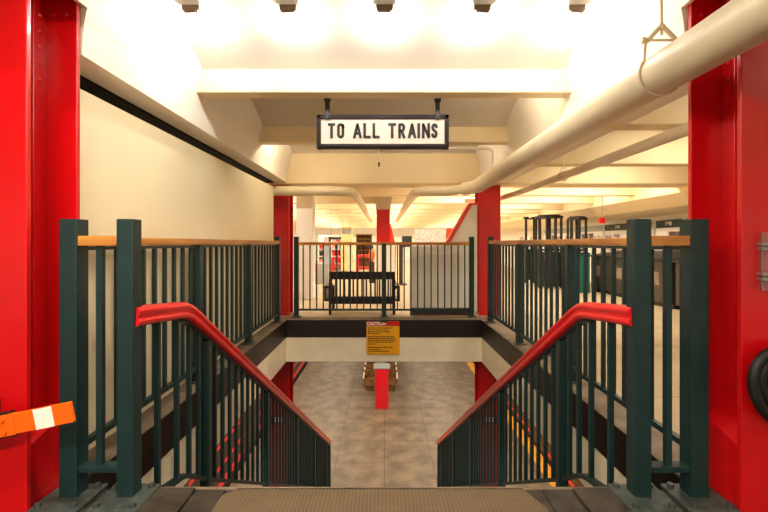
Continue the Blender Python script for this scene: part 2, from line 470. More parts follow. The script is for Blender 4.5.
# ------------------------------------------------------------------ railings
def post_bm(w, h, cap=True):
    bm = bmesh.new(); box(bm, -w / 2, w / 2, -w / 2, w / 2, 0, h, .004); 
    return bm
def bal_bm(h, r=.0115, square=True):
    bm = bmesh.new(); box(bm, -r, r, -r, r, 0, h, .002); return bm

def plate_with_bolts(parent, x, y, z, w=.17, m='plate'):
    p = obj('base_plate', B(x - w / 2, x + w / 2, y - w / 2, y + w / 2, z, z + .014, bev=.003), m, parent)
    for dx in (-1, 1):
        for dy in (-1, 1):
            bm = bmesh.new(); rod(bm, (x + dx * w * .36, y + dy * w * .36, z + .013), (x + dx * w * .36, y + dy * w * .36, z + .03), .013, 6)
            obj('bolt', bm, 'bolt', p)
    return p

RAIL_TOP = CH + .03
def side_railing(s, label):
    x = s * 1.42; y0, y1 = 2.06, 5.79
    t = thing('railing', (x, y0, .006), label, 'railing', 'upper railings round the stair opening')
    z0 = .006
    posts = [y0, 3.31, 4.55, 5.79]
    for y in posts[1:]:
        pm = obj('post', post_bm(.065, CH + (.085 if y > 5 else -.012) - z0), 'green', t); pm.location = (x, y, z0)
        bm = bmesh.new(); box(bm, x - .055, x + .055, y - .055, y + .055, z0, z0 + .014, .003)
        obj('base_plate', bm, 'plate', t)
    obj('top_rail', B(x - .032, x + .032, y0 - .035, y1 - .035, CH - .014, RAIL_TOP, bev=.006), 'oak', t)
    obj('under_rail', B(x - .014, x + .014, y0 - .035, y1 - .035, CH - .034, CH - .016), 'green', t)
    obj('bottom_rail', B(x - .016, x + .016, y0 - .035, y1 - .035, .105, .135, bev=.003), 'green', t)
    bmx = None
    for pa, pb in zip(posts, posts[1:]):
        n = 9
        for i in range(1, n + 1):
            y = pa + (pb - pa) * i / (n + 1)
            if bmx is None:
                bmx = obj('baluster', bal_bm(CH - .03 - .13), 'green', t); bmx.location = (x, y, .13)
            else: copy_part(bmx, t, (x, y, .13))
side_railing(-1, 'dark green railing with wooden top rail against the cream wall')
side_railing(1, 'dark green railing with wooden top rail facing the exhibit boards')

def far_railing():
    y = 6.2; x0, x1 = -1.25, 1.25; z0 = .006
    t = thing('railing', (0, y, z0), 'dark green railing across the far end of the stair opening, in front of black bench', 'railing', 'upper railings round the stair opening')
    pm = None
    for x in (x0, 0, x1):
        h = CH + (.09 if abs(x) > 1 else -.01) - z0
        o = obj('post', post_bm(.066, h), 'green', t); o.location = (x, y, z0)
        obj('base_plate', B(x - .06, x + .06, y - .06, y + .06, z0, z0 + .016, bev=.003), 'plate', t)
    obj('top_rail', B(x0 + .035, x1 - .035, y - .03, y + .03, CH - .03, CH + .012, bev=.006), 'oakx', t)
    obj('bottom_rail', B(x0 + .035, x1 - .035, y - .014, y + .014, .10, .128, bev=.003), 'green', t)
    first = None; n = 12
    for a_, b_ in ((x0, 0), (0, x1)):
        for i in range(1, n + 1):
            x = a_ + (b_ - a_) * i / (n + 1)
            if first is None:
                first = obj('baluster', bal_bm(CH - .03 - .12, .009), 'green', t); first.location = (x, y, .12)
            else: copy_part(first, t, (x, y, .12))
far_railing()

HR = lambda y: .69 - .5756 * (y - 2.35)
def stair_railing(s, label):
    X = s * 1.07
    t = thing('stair_railing', (X, 1.83, 0), label, 'railing', 'railings down both sides of the stair')
    zt = CH + .10
    # two heavy posts at the head of the stair
    for xx, w, nm in ((1.307, .074, 'end_post'), (1.074, .068, 'newel_post')):
        o = obj(nm, post_bm(w, zt), 'green', t); o.location = (s * xx, 1.83, 0)
        plate_with_bolts(t, s * xx, 1.80, 0, .20)
    q = sorted((s * 1.11, s * 1.30))
    obj('cap_rail', B(q[0], q[1], 1.80, 1.86, CH - .012, CH + .03, bev=.005), 'oakx', t)
    obj('cross_bar', B(q[0], q[1], 1.802, 1.858, .11, .135, bev=.004), 'green', t)
    o = obj('baluster', bal_bm(CH - .012 - .13, .0125), 'green', t); o.location = (s * 1.195, 1.83, .13)
    # handrail: grooved moulding swept along the slope
    path = [(1.822, .752), (2.0, .738), (2.15, .722), (2.25, .714), (2.30, .704), (2.34, .690), (2.38, .671)]
    y = 2.6
    while y < 8.5: path.append((y, HR(y))); y += .6
    path.append((8.5, HR(8.5)))
    prof_ = []
    def arc(cx, cy, rx, ry, a0, a1, n):
        for k in range(n + 1):
            a_ = math.radians(a0 + (a1 - a0) * k / n); prof_.append((cx + rx * math.cos(a_), cy + ry * math.sin(a_)))
    arc(.018, .024, .027, .022, -50, 90, 6)        # rounded upper bead
    arc(-.018, .024, .027, .022, 90, 230, 6)
    arc(-.020, -.020, .024, .020, 130, 270, 6)     # lower bead under a groove
    arc(.020, -.020, .024, .020, -90, 50, 6)
    bm = bmesh.new(); sweep_yz(bm, X, path, prof_)
    hr = obj('handrail', bm, 'rail_red', t, True)
    bm = bmesh.new(); box(bm, X - .02, X + .02, 1.866, 1.92, .70, .728, .003)
    obj('handrail_bracket', bm, 'green', hr)
    bm = bmesh.new(); sweep_yz(bm, X, [(y, z - .05) for y, z in path[3:]], [(-.017, -.008), (.017, -.008), (.017, .012), (-.017, .012)])
    obj('under_rail', bm, 'green', t)
    bz = lambda y: HR(y) - .895
    bp = bend([(1.866, .012), (1.96, -.055), (2.10, -.13), (2.32, -.172), (2.61, bz(2.61)), (8.5, bz(8.5))], .08)
    bm = bmesh.new(); sweep_yz(bm, X, [(p[0], p[1]) for p in [(v.x, v.y) for v in [Vector(q_) for q_ in bp]]], [(-.019, -.011), (.019, -.011), (.019, .011), (-.019, .011)])
    obj('bottom_rail', bm, 'green', t)
    posts = [2.61, 3.94, 5.27, 6.60, 7.93, 8.49]
    pm = None
    for y in posts:
        zb = -.573 * (y - OY0) - .02 if y < 8.4 else LOW
        if pm is None:
            pm = obj('post', post_bm(.055, 1.0), 'green', t); pm.location = (X, y, HR(y) - .06 - 1.0)
        else:
            q_ = copy_part(pm, t, (X, y, HR(y) - .06 - 1.0))
    def bals(ya, yb, n, first=[None]):
        for i in range(1, n + 1):
            y = ya + (yb - ya) * i / (n + 1)
            if first[0] is None:
                first[0] = obj('baluster', bal_bm(.83), 'green', t); first[0].location = (X, y, HR(y) - .885)
            else: copy_part(first[0], t, (X, y, HR(y) - .885))
    # short first run under the level part
    for y in (2.05, 2.24, 2.38, 2.50):
        zt_ = (.69 if y < 2.35 else HR(y) - .05); zb_ = {2.05: -.10, 2.24: -.155, 2.38: -.205, 2.50: -.28}[y]
        o = obj('baluster', bal_bm(zt_ - zb_), 'green', t); o.location = (X, y, zb_)
    f0 = [None]
    for ya, yb in zip(posts, posts[1:]):
        bals(ya, yb, 9 if yb - ya > 1 else 3, f0)
stair_railing(-1, 'stair railing with red handrail on the cream wall side')
stair_railing(1, 'stair railing with red handrail on the side of the round ceiling pipe')

# ------------------------------------------------------------------ hanging sign
SY = 3.36
t = thing('hanging_sign', (0, SY, CH + .72), 'white TO ALL TRAINS sign in a dark frame hanging from the ceiling beam', 'sign')
a, b_ = W(316.5, 148, SY), W(449, 114.5, SY)
k = SY / F
obj('sign_panel', B(a.x + .02, b_.x - .02, SY + .012, SY + .05, a.z + .02, b_.z - .02), 'signwhite', t)
bm = bmesh.new(); fw = .033
box(bm, a.x, b_.x, SY, SY + .07, b_.z - fw, b_.z, .004); box(bm, a.x, b_.x, SY, SY + .07, a.z, a.z + .036, .012)
box(bm, a.x, a.x + fw, SY, SY + .07, a.z, b_.z, .004); box(bm, b_.x - fw, b_.x, SY, SY + .07, a.z, b_.z, .004)
obj('sign_frame', bm, 'signframe', t)
for px in (327.5, 437.5):
    p = W(px, 97, SY); bm = bmesh.new()
    box(bm, p.x - .018, p.x + .018, SY - .012, SY + .004, b_.z - .04, CH + 1.135, .004)
    box(bm, p.x - .026, p.x + .026, SY - .014, SY + .002, CH + 1.09, CH + 1.135, .004)
    rod(bm, (p.x, SY - .02, b_.z - .018), (p.x, SY - .01, b_.z - .018), .008, 8)
    obj('hanger_strap', bm, 'black', t)
def stroke(bm, pts, w, y):
    pts = [Vector(p) for p in pts]
    pts[0] = pts[0] - (pts[1] - pts[0]).normalized() * w / 2; pts[-1] = pts[-1] + (pts[-1] - pts[-2]).normalized() * w / 2
    y = y - .0004 * random.random()
    """Flat lettering stroke through (x, z) points, 3 mm thick, with round joints."""
    for (x0, z0), (x1, z1) in zip(pts, pts[1:]):
        d = Vector((x1 - x0, z1 - z0)); L = d.length; n = Vector((-d.y, d.x)) / L * w / 2
        vs = [bm.verts.new((px_, yy, pz_)) for yy in (y, y + .003) for px_, pz_ in ((x0 + n.x, z0 + n.y), (x1 + n.x, z1 + n.y), (x1 - n.x, z1 - n.y), (x0 - n.x, z0 - n.y))]
        fs = [bm.faces.new(vs[0:4]), bm.faces.new(vs[7:3:-1])] + [bm.faces.new((vs[i], vs[i + 4], vs[(i + 1) % 4 + 4], vs[(i + 1) % 4])) for i in range(4)]
        bmesh.ops.recalc_face_normals(bm, faces=fs)
    for x, z in pts[1:-1]:
        bmesh.ops.create_cone(bm, cap_ends=True, segments=14, radius1=w / 2, radius2=w / 2, depth=.0028,
                              matrix=Matrix.Translation((x, y + .0017, z)) @ Matrix.Rotation(PI / 2, 4, 'X'))
def rrect(x0, x1, z0, z1, r):
    p = []
    for cx, cz, a0 in ((x1 - r, z1 - r, 0), (x0 + r, z1 - r, 90), (x0 + r, z0 + r, 180), (x1 - r, z0 + r, 270)):
        for q in range(5): a_ = math.radians(a0 + q * 22.5); p.append((cx + r * math.cos(a_), cz + r * math.sin(a_)))
    return p + [p[0], p[1]]
GLY = {
 'T': [[(0, 1), (1, 1)], [(.5, 1), (.5, 0)]],
 'O': [rrect(0, 1, 0, 1, .42)],
 'A': [[(0, 0), (.5, 1), (1, 0)], [(.17, .3), (.83, .3)]],
 'L': [[(0, 1), (0, 0), (1, 0)]],
 'R': [[(0, 0), (0, 1), (.6, 1), (.88, .93), (1, .77), (.88, .58), (.6, .5), (0, .5)], [(.5, .5), (1, 0)]],
 'I': [[(.5, 0), (.5, 1)]],
 'N': [[(0, 0), (0, 1), (1, 0), (1, 1)]],
 'S': [[(1, .82), (.86, .95), (.5, 1.0), (.14, .93), (.0, .76), (.12, .6), (.5, .5), (.88, .4), (1, .24), (.86, .07), (.5, 0), (.14, .05), (0, .18)]],
}
LET = [('T', 327.8, 335.1), ('O', 336.9, 344.2), ('A', 352.9, 361.8), ('L', 363.2, 370.6), ('L', 372.4, 379.7), ('T', 388.2, 396.2),
       ('R', 398.2, 405.4), ('A', 407.9, 416.3), ('I', 417.0, 420.6), ('N', 422.0, 430.2), ('S', 431.4, 437.9)]
sw = 2.75 * k
for ch_, p0, p1 in LET:
    bm = bmesh.new()
    x0, x1 = (p0 - 384) * k + sw / 2, (p1 - 384) * k - sw / 2
    zt_, zb_ = CH + (243 - 122.8) * k - sw / 2, CH + (243 - 138.1) * k + sw / 2
    for st_ in GLY[ch_]:
        h = zt_ - zb_
        pts = [(x0 + u * (x1 - x0), zb_ + v * h) for u, v in st_]
        if ch_ == 'O':
            pts = rrect(x0, x1, zb_, zt_, (x1 - x0) * .48)
        stroke(bm, pts, sw, SY + .0085)
    obj('lettering', bm, 'ink', t)
bm = bmesh.new(); p = W(379, 148, SY); q = W(379, 166, SY)
rod(bm, (p.x, SY + .03, p.z + .004), (p.x, SY + .03, q.z + .03), .0035, 6); 
pc = obj('pull_chain', bm, 'steel', t)
bm = bmesh.new(); rod(bm, (p.x, SY + .03, q.z + .035), (p.x, SY + .03, q.z), .007, 8); obj('pull_knob', bm, 'signframe', pc)

# caution board on the far edge
CY = 5.965
t = thing('caution_sign', (0, CY, -.6), 'yellow CAUTION board with red header hung on the far edge of the stair opening', 'sign')
a, b_ = W(366.5, 354.5, CY), W(399.5, 321.5, CY)
hz = W(0, 326, CY).z
obj('sign_board', B(a.x, b_.x, CY, CY + .012, a.z, b_.z, bev=.002), 'yellow', t)
hd = obj('sign_header', B(a.x, b_.x, CY - .003, CY, hz, b_.z), 'signred', t)
text_mesh('header_lettering', 'CAUTION', .062, Vector((a.x + .135, CY - .004, (hz + b_.z) / 2)), FACE_CAM, 'cream_ink', hd, .001, .003, .95)
bm = bmesh.new()
rows = [(.75, 328), (.62, 329.9), (.7, 331.8), (.36, 333.7), (.8, 336.6), (.82, 338.4), (.84, 340.2), (.8, 342.0), (.25, 344.0), (.75, 347.3), (.4, 349.3), (.65, 351.2)]
for L, py in rows:
    z = W(0, py, CY).z; x = a.x + .02; end = a.x + .02 + L * (b_.x - a.x)
    while x < end - .012:
        w_ = min(random.uniform(.02, .06), end - x); box(bm, x, x + w_, CY - .002, CY, z - .0055, z + .0055); x += w_ + .009
obj('small_print', bm, 'ink', t)
bm = bmesh.new(); box(bm, -.05, .05, CY - .01, CY + .06, b_.z - .012, b_.z + .02, .004); rod(bm, (-.16, CY + .02, b_.z + .006), (.16, CY + .02, b_.z + .006), .008, 8)
obj('hanging_clip', bm, 'black', t)

# ------------------------------------------------------------------ pipes
t = thing('ceiling_pipe', (1.21, 1.9, CH + .74), 'thick cream pipe running overhead past the red column beside the clear holder', 'pipe')
path = bend([(1.21, -1.2, CH + .74), (1.21, 5.72, CH + .738), (.98, 6.12, CH + .735), (.46, 6.13, CH + .735), (.44, 6.9, CH + .735), (.42, 14, CH + .73)], .3)
bm = bmesh.new(); tube(bm, path[:9], .088, 24)
obj('pipe_run', bm, 'pipe', t, True)
bm = bmesh.new(); tube(bm, path[8:], .068, 20); obj('pipe_bend', bm, 'pipe', t, True)
bm = bmesh.new(); rod(bm, (1.21, 5.5, CH + .738), (1.21, 5.6, CH + .738), .094, 24); obj('coupling', bm, 'pipe', t, True)
# hanger
hy = 1.9
hgr = thing('pipe_hanger', (1.21, hy, CH + .85), 'beige clevis hanger and rod holding up the thick cream pipe', 'pipe hanger')
bm = bmesh.new()
ring = [(1.21 + .092 * math.cos(q), hy, CH + .74 + .092 * math.sin(q)) for q in [math.radians(-270 + 10 * i_ + 45) for i_ in range(28)]]
tube(bm, [(1.145, hy, CH + .90)] + [(1.21 + .0925 * math.cos(math.radians(a_)), hy, CH + .74 + .0925 * math.sin(math.radians(a_))) for a_ in range(140, 405, 12)] + [(1.285, hy, CH + .87)], .006, 8)
obj('strap', bm, 'pipe', hgr, True)
bm = bmesh.new(); tube(bm, bend([(1.15, hy, CH + .88), (1.215, hy, CH + .955), (1.285, hy, CH + .88)], .03), .010, 8)
obj('yoke', bm, 'pipe', hgr, True)
bm = bmesh.new(); rod(bm, (1.13, hy, CH + .888), (1.30, hy, CH + .888), .006, 8); rod(bm, (1.125, hy, CH + .888), (1.14, hy, CH + .888), .015, 6)
obj('cross_bolt', bm, 'pipe', hgr)
bm = bmesh.new(); rod(bm, (1.215, hy, CH + .91), (1.215, hy, CH + 1.36), .006, 8); rod(bm, (1.215, hy, CH + .935), (1.215, hy, CH + .955), .014, 6)
obj('threaded_rod', bm, 'pipe', hgr)

bm = bmesh.new(); tube(bm, bend([(-1.62, 6.12, CH + .735), (-.46, 6.12, CH + .735), (-.44, 6.9, CH + .735), (-.41, 14, CH + .73)], .3), .068, 20)
tag(obj('ceiling_pipe', bm, 'pipe', None, True), 'cream pipe turning away overhead from the far end of the cream wall', 'pipe')
t = thing('ceiling_pipe', (1.92, 3, CH + .72), 'thin cream pipe hung over the open floor behind the red column', 'pipe')
bm = bmesh.new(); tube(bm, bend([(1.93, -1, CH + .725), (1.90, 6.1, CH + .71), (1.78, 6.9, CH + .69), (1.3, 7.0, CH + .69)], .35), .04, 18)
obj('pipe_run', bm, 'pipe', t, True)
bm = bmesh.new()
tube(bm, [(1.907 + .05 * math.cos(math.radians(a_)), 4.62, CH + .713 + .05 * math.sin(math.radians(a_))) for a_ in range(0, 360, 20)], .007, 6, True)
tube(bm, [(1.86, 4.62, CH + .74), (1.89, 4.62, CH + .80), (1.93, 4.62, CH + .80), (1.955, 4.62, CH + .74)], .006, 6)
rod(bm, (1.907, 4.62, CH + .79), (1.907, 4.62, CH + 1.25), .006, 8)
obj('clamp', bm, 'pipe', t)
bm = bmesh.new(); tube(bm, bend([(-.3, 4.95, CH + 1.075), (1.235, 4.95, CH + 1.075), (1.235, 4.95, CH + .80)], .06), .017, 12)
rod(bm, (1.235, 4.95, CH + .87), (1.235, 4.95, CH + .82), .026, 12)
tag(obj('conduit', bm, 'white', None, True), 'thin white conduit dropping to the thick pipe behind the hanging sign', 'conduit')

# ------------------------------------------------------------------ ceiling lamps (with the lights they give)
def point(name, loc, e, col=(1, .86, .68), r=.03):
    l = bpy.data.lights.new(name, 'POINT'); l.energy = e; l.color = col; l.shadow_soft_size = r
    o = bpy.data.objects.new(name, l); C.objects.link(o); o.location = loc; return o
def area(name, loc, sx, sy, e, col=(1, .87, .70), rot=(0, 0, 0)):
    l = bpy.data.lights.new(name, 'AREA'); l.shape = 'RECTANGLE'; l.size = sx; l.size_y = sy; l.energy = e; l.color = col
    o = bpy.data.objects.new(name, l); C.objects.link(o); o.location = loc; o.rotation_euler = rot; return o
def lamp_housing(x, y, z, label, group):
    t = thing('ceiling_lamp', (x, y, z), label, 'ceiling lamp', group)
    bm = bmesh.new(); box(bm, x - .05, x + .05, y - .045, y - .012, z - .012, z + .03, .008); box(bm, x - .036, x + .036, y - .05, y - .012, z - .026, z - .008, .006)
    obj('housing', bm, 'lamp', t)
    bm = bmesh.new(); ball(bm, (x, y + .02, z - .012), .024, 1.2, 1, 1, 12); rod(bm, (x, y - .012, z - .012), (x, y + .004, z - .012), .018, 10)
    obj('bulb', bm, 'bulb', t, True)
    return t
ly, lz = 2.62, CH + 1.392
where = ['nearest the cream wall', 'second from the cream wall', 'in the middle of the row of five', 'second from the thick pipe', 'nearest the thick pipe']
E1 = 4.8
for px, w_ in zip((193, 289, 384.5, 481, 574.5), where):
    x = (px - 384) * ly / F
    lamp_housing(x, ly, lz, 'small brown ceiling lamp lit over the stair, ' + w_, 'row of small lamps over the stair')
    point('lamp_light', (x, ly + .07, lz - .06), E1, (1, .97, .93))
for x, y, lab in ((.95, 3.5, 'small lit ceiling lamp behind the first beam, above the hanging sign'), (-.95, 5.05, 'small lit ceiling lamp behind the second beam, by the cream wall'),
                  (.6, 5.2, 'small lit ceiling lamp behind the second beam, near the white conduit')):
    lamp_housing(x, y, CH + 1.34, lab, 'lamps behind the ceiling beams')
    point('lamp_light', (x, y + .07, CH + 1.27), 6.0 if x < 0 else 3.5)

def batten(x, y, z, w, label, e, grp, up=False):
    t = thing('strip_light', (x, y, z), label, 'strip light', grp)
    obj('housing', B(x - w / 2, x + w / 2, y - .05, y + .05, z, z + .05, bev=.005), 'white', t)
    bm = bmesh.new(); rod(bm, (x - w / 2 + .02, y, z - .02), (x + w / 2 - .02, y, z - .02), .016, 10); obj('tube', bm, 'tube', t, True)
    area('strip_light_lamp', (x, y, z - .045), w * .95, .05, e)
# upper hall: strips between the beams
ORD = ['first', 'second', 'third', 'fourth', 'fifth', 'sixth', 'seventh', 'eighth', 'ninth', 'tenth', 'eleventh', 'twelfth', 'thirteenth', 'fourteenth']
nb = [y for y in bays if -3 < y < 1.7]; mb = [y for y in bays if 1.7 <= y < 6.4]; fb_ = [y for y in bays if 6.4 <= y < 25]
for i_, yb in enumerate(nb):
    batten(3.2, yb, CH + 1.33, 1.2, 'white strip light over the open floor, %s bay behind the landing' % ORD[len(nb) - 1 - i_], 9, 'strip lights over the open floor')
    batten(-.85, yb, CH + 1.33, 1.2, 'white strip light over the landing, %s bay back from the stair' % ORD[len(nb) - 1 - i_], 48 if i_ == len(nb) - 2 else 18, 'strip lights over the landing')
for i_, yb in enumerate(mb):
    batten(3.2, yb, CH + 1.33, 1.2, 'white strip light over the open floor beside the stair opening, %s bay along' % ORD[i_], 9, 'strip lights over the open floor')
for i_, yb in enumerate(fb_):
    for x, side in zip((-2.6, .2, 3.2) if yb > 10 else (-2.6, 1.6, 3.6), ('on the shop side', 'in the middle', 'on the exhibit side')):
        batten(x, yb, CH + 1.33, 1.2, 'strip light %s of the far hall, %s bay past the railing' % (side, ORD[i_]), 17, 'strip lights of the far hall')
# platform hall
for i_, y in enumerate((3.2, 7.5, 10.5, 13.5, 17, 21, 26)):
    for x, side in ((-2.3, 'plain'), (2.3, 'yellow')):
        batten(x, y, -.66, 1.2, 'strip light over the %s edged side of the platform, %s from the stair' % (side, ORD[i_]), 26, 'strip lights over the platform')
for i_, y in enumerate((8.2, 11.2)):  # unseen strips added to brighten the lower handrails and red panel
    batten(0, y, -.66, 1.2, 'added unseen strip light over the middle of the platform, %s from the stair foot' % ORD[i_], 16, 'strip lights over the platform')

# ------------------------------------------------------------------ near accessories
t = thing('barrier_arm', (-1.45, 1.63, .45), 'orange and white striped barrier arm in front of the red column', 'barrier')
ang = math.radians(11.5); R_ = Matrix.Rotation(-ang, 3, 'Y')
piv = W(15, 423.5, 1.62)
def bxr(x0, x1, y0, y1, z0, z1, bev=.003):
    bm = bmesh.new(); box(bm, piv.x + x0, piv.x + x1, y0, y1, piv.z + z0, piv.z + z1, bev, R_, piv); return bm
L = 57 / 268 / math.cos(ang)
obj('board', bxr(0, L, 1.615, 1.633, -.038, .038), 'orange', t)
obj('white_stripe', bxr(L * .365, L * .685, 1.613, 1.6155, -.0375, .0375, 0), 'stripe', t)
obj('sleeve', bxr(-.36, .0, 1.612, 1.636, -.04, .04), 'orange', t)
obj('backing_bar', bxr(-.36, -.01, 1.62, 1.645, -.047, .047), 'black', t)
for dz in (-.022, .022):
    q = Vector((piv.x - .035, 1.612, piv.z + dz)); q = R_ @ (q - piv) + piv
    bm = bmesh.new(); rod(bm, (q.x, 1.604, q.z), (q.x, 1.613, q.z), .008, 10)
    obj('bolt', bm, 'orange', t)
obj('mount_bracket', B(-1.62, -1.50, 1.63, 1.70, .36, .46, bev=.005), 'black', t)

t = thing('hose_loop', (1.56, 1.66, .58), 'black curved loop hanging on the face of the red column', 'hose loop')
c = W(792, 388, 1.62); bm = bmesh.new()
for rr, off, th in ((.122, 0, .019), (.088, .006, .017), (.055, .010, .016)):
    pts = []
    for q in range(40):
        a_ = 2 * PI * q / 40
        zz = math.sin(a_); pts.append((c.x + rr * (1.0 + .12 * zz) * math.cos(a_), 1.645 + off, c.z + rr * 1.16 * zz + off))
    tube(bm, pts, th, 12, True)
obj('loop', bm, 'blackrubber', t, True)
bm = bmesh.new(); rod(bm, (c.x, 1.7, c.z + .10), (c.x, 1.625, c.z + .11), .012, 10); rod(bm, (c.x, 1.63, c.z + .10), (c.x, 1.625, c.z + .15), .010, 10)
obj('hook', bm, 'black', t)

a, b_ = W(762, 291, 1.68), W(800, 232, 1.68)
t = thing('sign_holder', ((a.x + b_.x) / 2, 1.69, a.z), 'clear plastic holder clipped to the face of the red column', 'sign holder')
obj('clear_panel', B(a.x, b_.x, 1.682, 1.69, a.z, b_.z, bev=.002), 'acrylic', t)
for py in (246.5, 277):
    z = W(0, py, 1.68).z; bm = bmesh.new()
    for dz in (-.009, .009): box(bm, a.x - .004, b_.x, 1.672, 1.70, z + dz - .006, z + dz + .006, .002)
    obj('clip', bm, 'steel', t)

# ------------------------------------------------------------------ far side of the opening: bench, stair parapet
YB_ = 6.44
t = thing('bench', (-.32, YB_ + .2, 0), 'small black slatted bench with its back to the far railing', 'bench')
x0, x1 = W(329, 0, YB_).x, W(395, 0, YB_).x
obj('top_slat', B(x0, x1, YB_, YB_ + .03, .525, .64, bev=.006), 'darkwood', t)
obj('lower_slat', B(x0, x1, YB_, YB_ + .03, .16, .27, bev=.006), 'darkwood', t)
fb = None
for i_ in range(15):
    x = x0 + .035 + (x1 - x0 - .07) * i_ / 14
    if fb is None:
        fb = obj('spindle', B(-.012, .012, -.01, .01, 0, .26), 'darkwood', t); fb.location = (x, YB_ + .015, .268)
    else: copy_part(fb, t, (x, YB_ + .015, .268))
obj('seat', B(x0, x1, YB_ + .03, YB_ + .46, .19, .225, bev=.006), 'darkwood', t)
for x in (x0 + .015, x1 - .015):
    obj('leg', B(x - .02, x + .02, YB_ + .002, YB_ + .04, 0, .53, bev=.004), 'darkwood', t)
    obj('leg', B(x - .02, x + .02, YB_ + .42, YB_ + .46, 0, .40, bev=.004), 'darkwood', t)
for s, xa in ((-1, x0), (1, x1)):
    q = sorted((xa - s * .01, xa + s * .075))
    bm = bmesh.new(); box(bm, q[0], q[1], YB_ - .0, YB_ + .46, .39, .43, .006)
    q2 = sorted((xa + s * .045, xa + s * .075)); box(bm, q2[0], q2[1], YB_ + .03, YB_ + .46, .20, .39, .004); box(bm, min(q[0], q2[0]), max(q[1], q2[1]), YB_ + .03, YB_ + .46, .195, .225, .004)
    obj('arm', bm, 'darkwood', t)

YP = 6.42
t = thing('stair_parapet', (1.0, YP, 0), 'off white stair parapet with orange red sloping cap beyond the far railing', 'parapet')
p0, p1, p2 = W(410, 246, YP), W(446.5, 245, YP), W(470, 205, YP)
q = Vector((1.38, YP, p2.z))
obj('panel', PR([(p0.x, .05), (1.38, .05), (1.38, p2.z), (p2.x, p2.z), (p1.x, p1.z), (p0.x, p0.z)], 'y', YP, YP + .1), 'parapet', t)
obj('ledge_cap', B(p0.x - .01, p1.x + .3, YP - .015, YP, p0.z - .13, p0.z - .10), 'parapet', t)
dx, dz = .035, .0
obj('sloping_cap', PR([(p1.x - .03, p1.z), (p1.x + .03, p1.z), (p2.x + .03, p2.z - .0), (1.40, p2.z), (1.40, p2.z + .03), (p2.x - .015, p2.z + .03)], 'y', YP - .02, YP + .12), 'coral', t)
bm = bmesh.new(); box(bm, p0.x, 1.28, YP - .012, YP, .0, .11)
lv = obj('vent_base', bm, 'louver', t)
bm = bmesh.new()
for i_ in range(6): box(bm, p0.x + .02, 1.26, YP - .02, YP - .012, 0.010 + i_ * .016, .018 + i_ * .016)
obj('vent_slat', bm, 'darkgrey', lv)
# second rail end behind the parapet
p = W(447, 243, 7.6); bm = bmesh.new()
box(bm, p.x, p.x + .14, 7.6, 7.74, 0, CH + .26, .01)
tag(obj('rail_pillar', bm, 'coral'), 'orange red pillar end rising behind the sloping cap', 'pillar', kind='thing')
bm = bmesh.new(); a = W(457, 228, 7.9); prism(bm, [(a.x, a.z - .1), (a.x + .12, a.z + .3), (a.x + .24, a.z + .3), (a.x + .12, a.z - .1)], 'y', 7.9, 8.0)
box(bm, a.x + .06, a.x + .14, 7.9, 8.0, 0, a.z)
tag(obj('sloping_board', bm, 'coral'), 'orange red sloping panel behind the parapet cap', 'panel')

# ------------------------------------------------------------------ far hall, shop side
struct('pillar', B(-1.66, -1.345, 8.2, 8.5, 0, CH + 1.3, bev=.01), 'white', 'square white pillar beyond the far railing', 'pillar')
def on_floor(px, py): # depth where the floor shows at py
    Y = F * CH / (py - 243); return W(px, py, Y)
t = thing('display_cabinet', tuple(on_floor(320, 284)), 'grey display cabinet with a red end panel in the far shop area', 'cabinet')
Y = on_floor(320, 284).y; k = Y / F
X = lambda px: (px - 384) * k
Z = lambda py: CH + (243 - py) * k
obj('body', B(X(317), X(328), Y, Y + .5, 0, Z(264), bev=.008), 'grey', t)
obj('end_panel', B(X(312.5), X(317), Y, Y + .5, 0.02, Z(264), bev=.006), 'redplastic', t)
obj('upper_case', B(X(322), X(329), Y + .1, Y + .5, Z(264), Z(246), bev=.006), 'bluegrey', t)

t = thing('shelf_unit', tuple(on_floor(333, 270)), 'white shop shelving with small pink and dark goods beyond the bench', 'shelves')
Y = 16.9; k = Y / F
obj('back_panel', B(X(318), X(345), Y + .4, Y + .44, 0, Z(235)), 'white', t)
for py in (242, 249, 256, 263): obj('shelf', B(X(318), X(345), Y, Y + .4, Z(py) - .03, Z(py)), 'white', t)
for px in (318, 331, 344): obj('upright', B(X(px), X(px) + .04, Y, Y + .4, 0, Z(235)), 'white', t)
gi = 0
for py in (242, 249, 256, 263):
    for i_ in range(6):
        px = 319.3 + i_ * 4.3 + random.uniform(-.4, .4); h = random.uniform(.12, .2)
        bm = bmesh.new(); box(bm, X(px), X(px + 2.8), Y + .05, Y + .3, Z(py), Z(py) + h, .01)
        mm = random.choice(['pink', 'darkgrey', 'stripe', 'bluegrey', 'redplastic', 'pink'])
        o = obj('gift_box', bm, mm)
        cw = {'pink': 'pink', 'darkgrey': 'dark grey', 'stripe': 'white', 'bluegrey': 'pale blue grey', 'redplastic': 'red'}[mm]
        sh = {242: 'top', 249: 'second', 256: 'third', 263: 'lowest'}[py]
        tag(o, 'small %s box on the %s shop shelf, %s from the pillar' % (cw, sh, ORD[i_]), 'box', 'goods on the shop shelves')
Y = 15.0; k = Y / F
t = thing('display_board', (X(347), Y, 0), 'tall pale yellow green display panel in the far shop', 'display panel')
obj('panel', B(X(341), X(353), Y, Y + .06, .1, Z(227), bev=.01), 'lime', t)
bm = bmesh.new(); box(bm, X(342), X(343), Y - .1, Y + .2, 0, .12); box(bm, X(351), X(352), Y - .1, Y + .2, 0, .12); obj('foot', bm, 'grey', t)
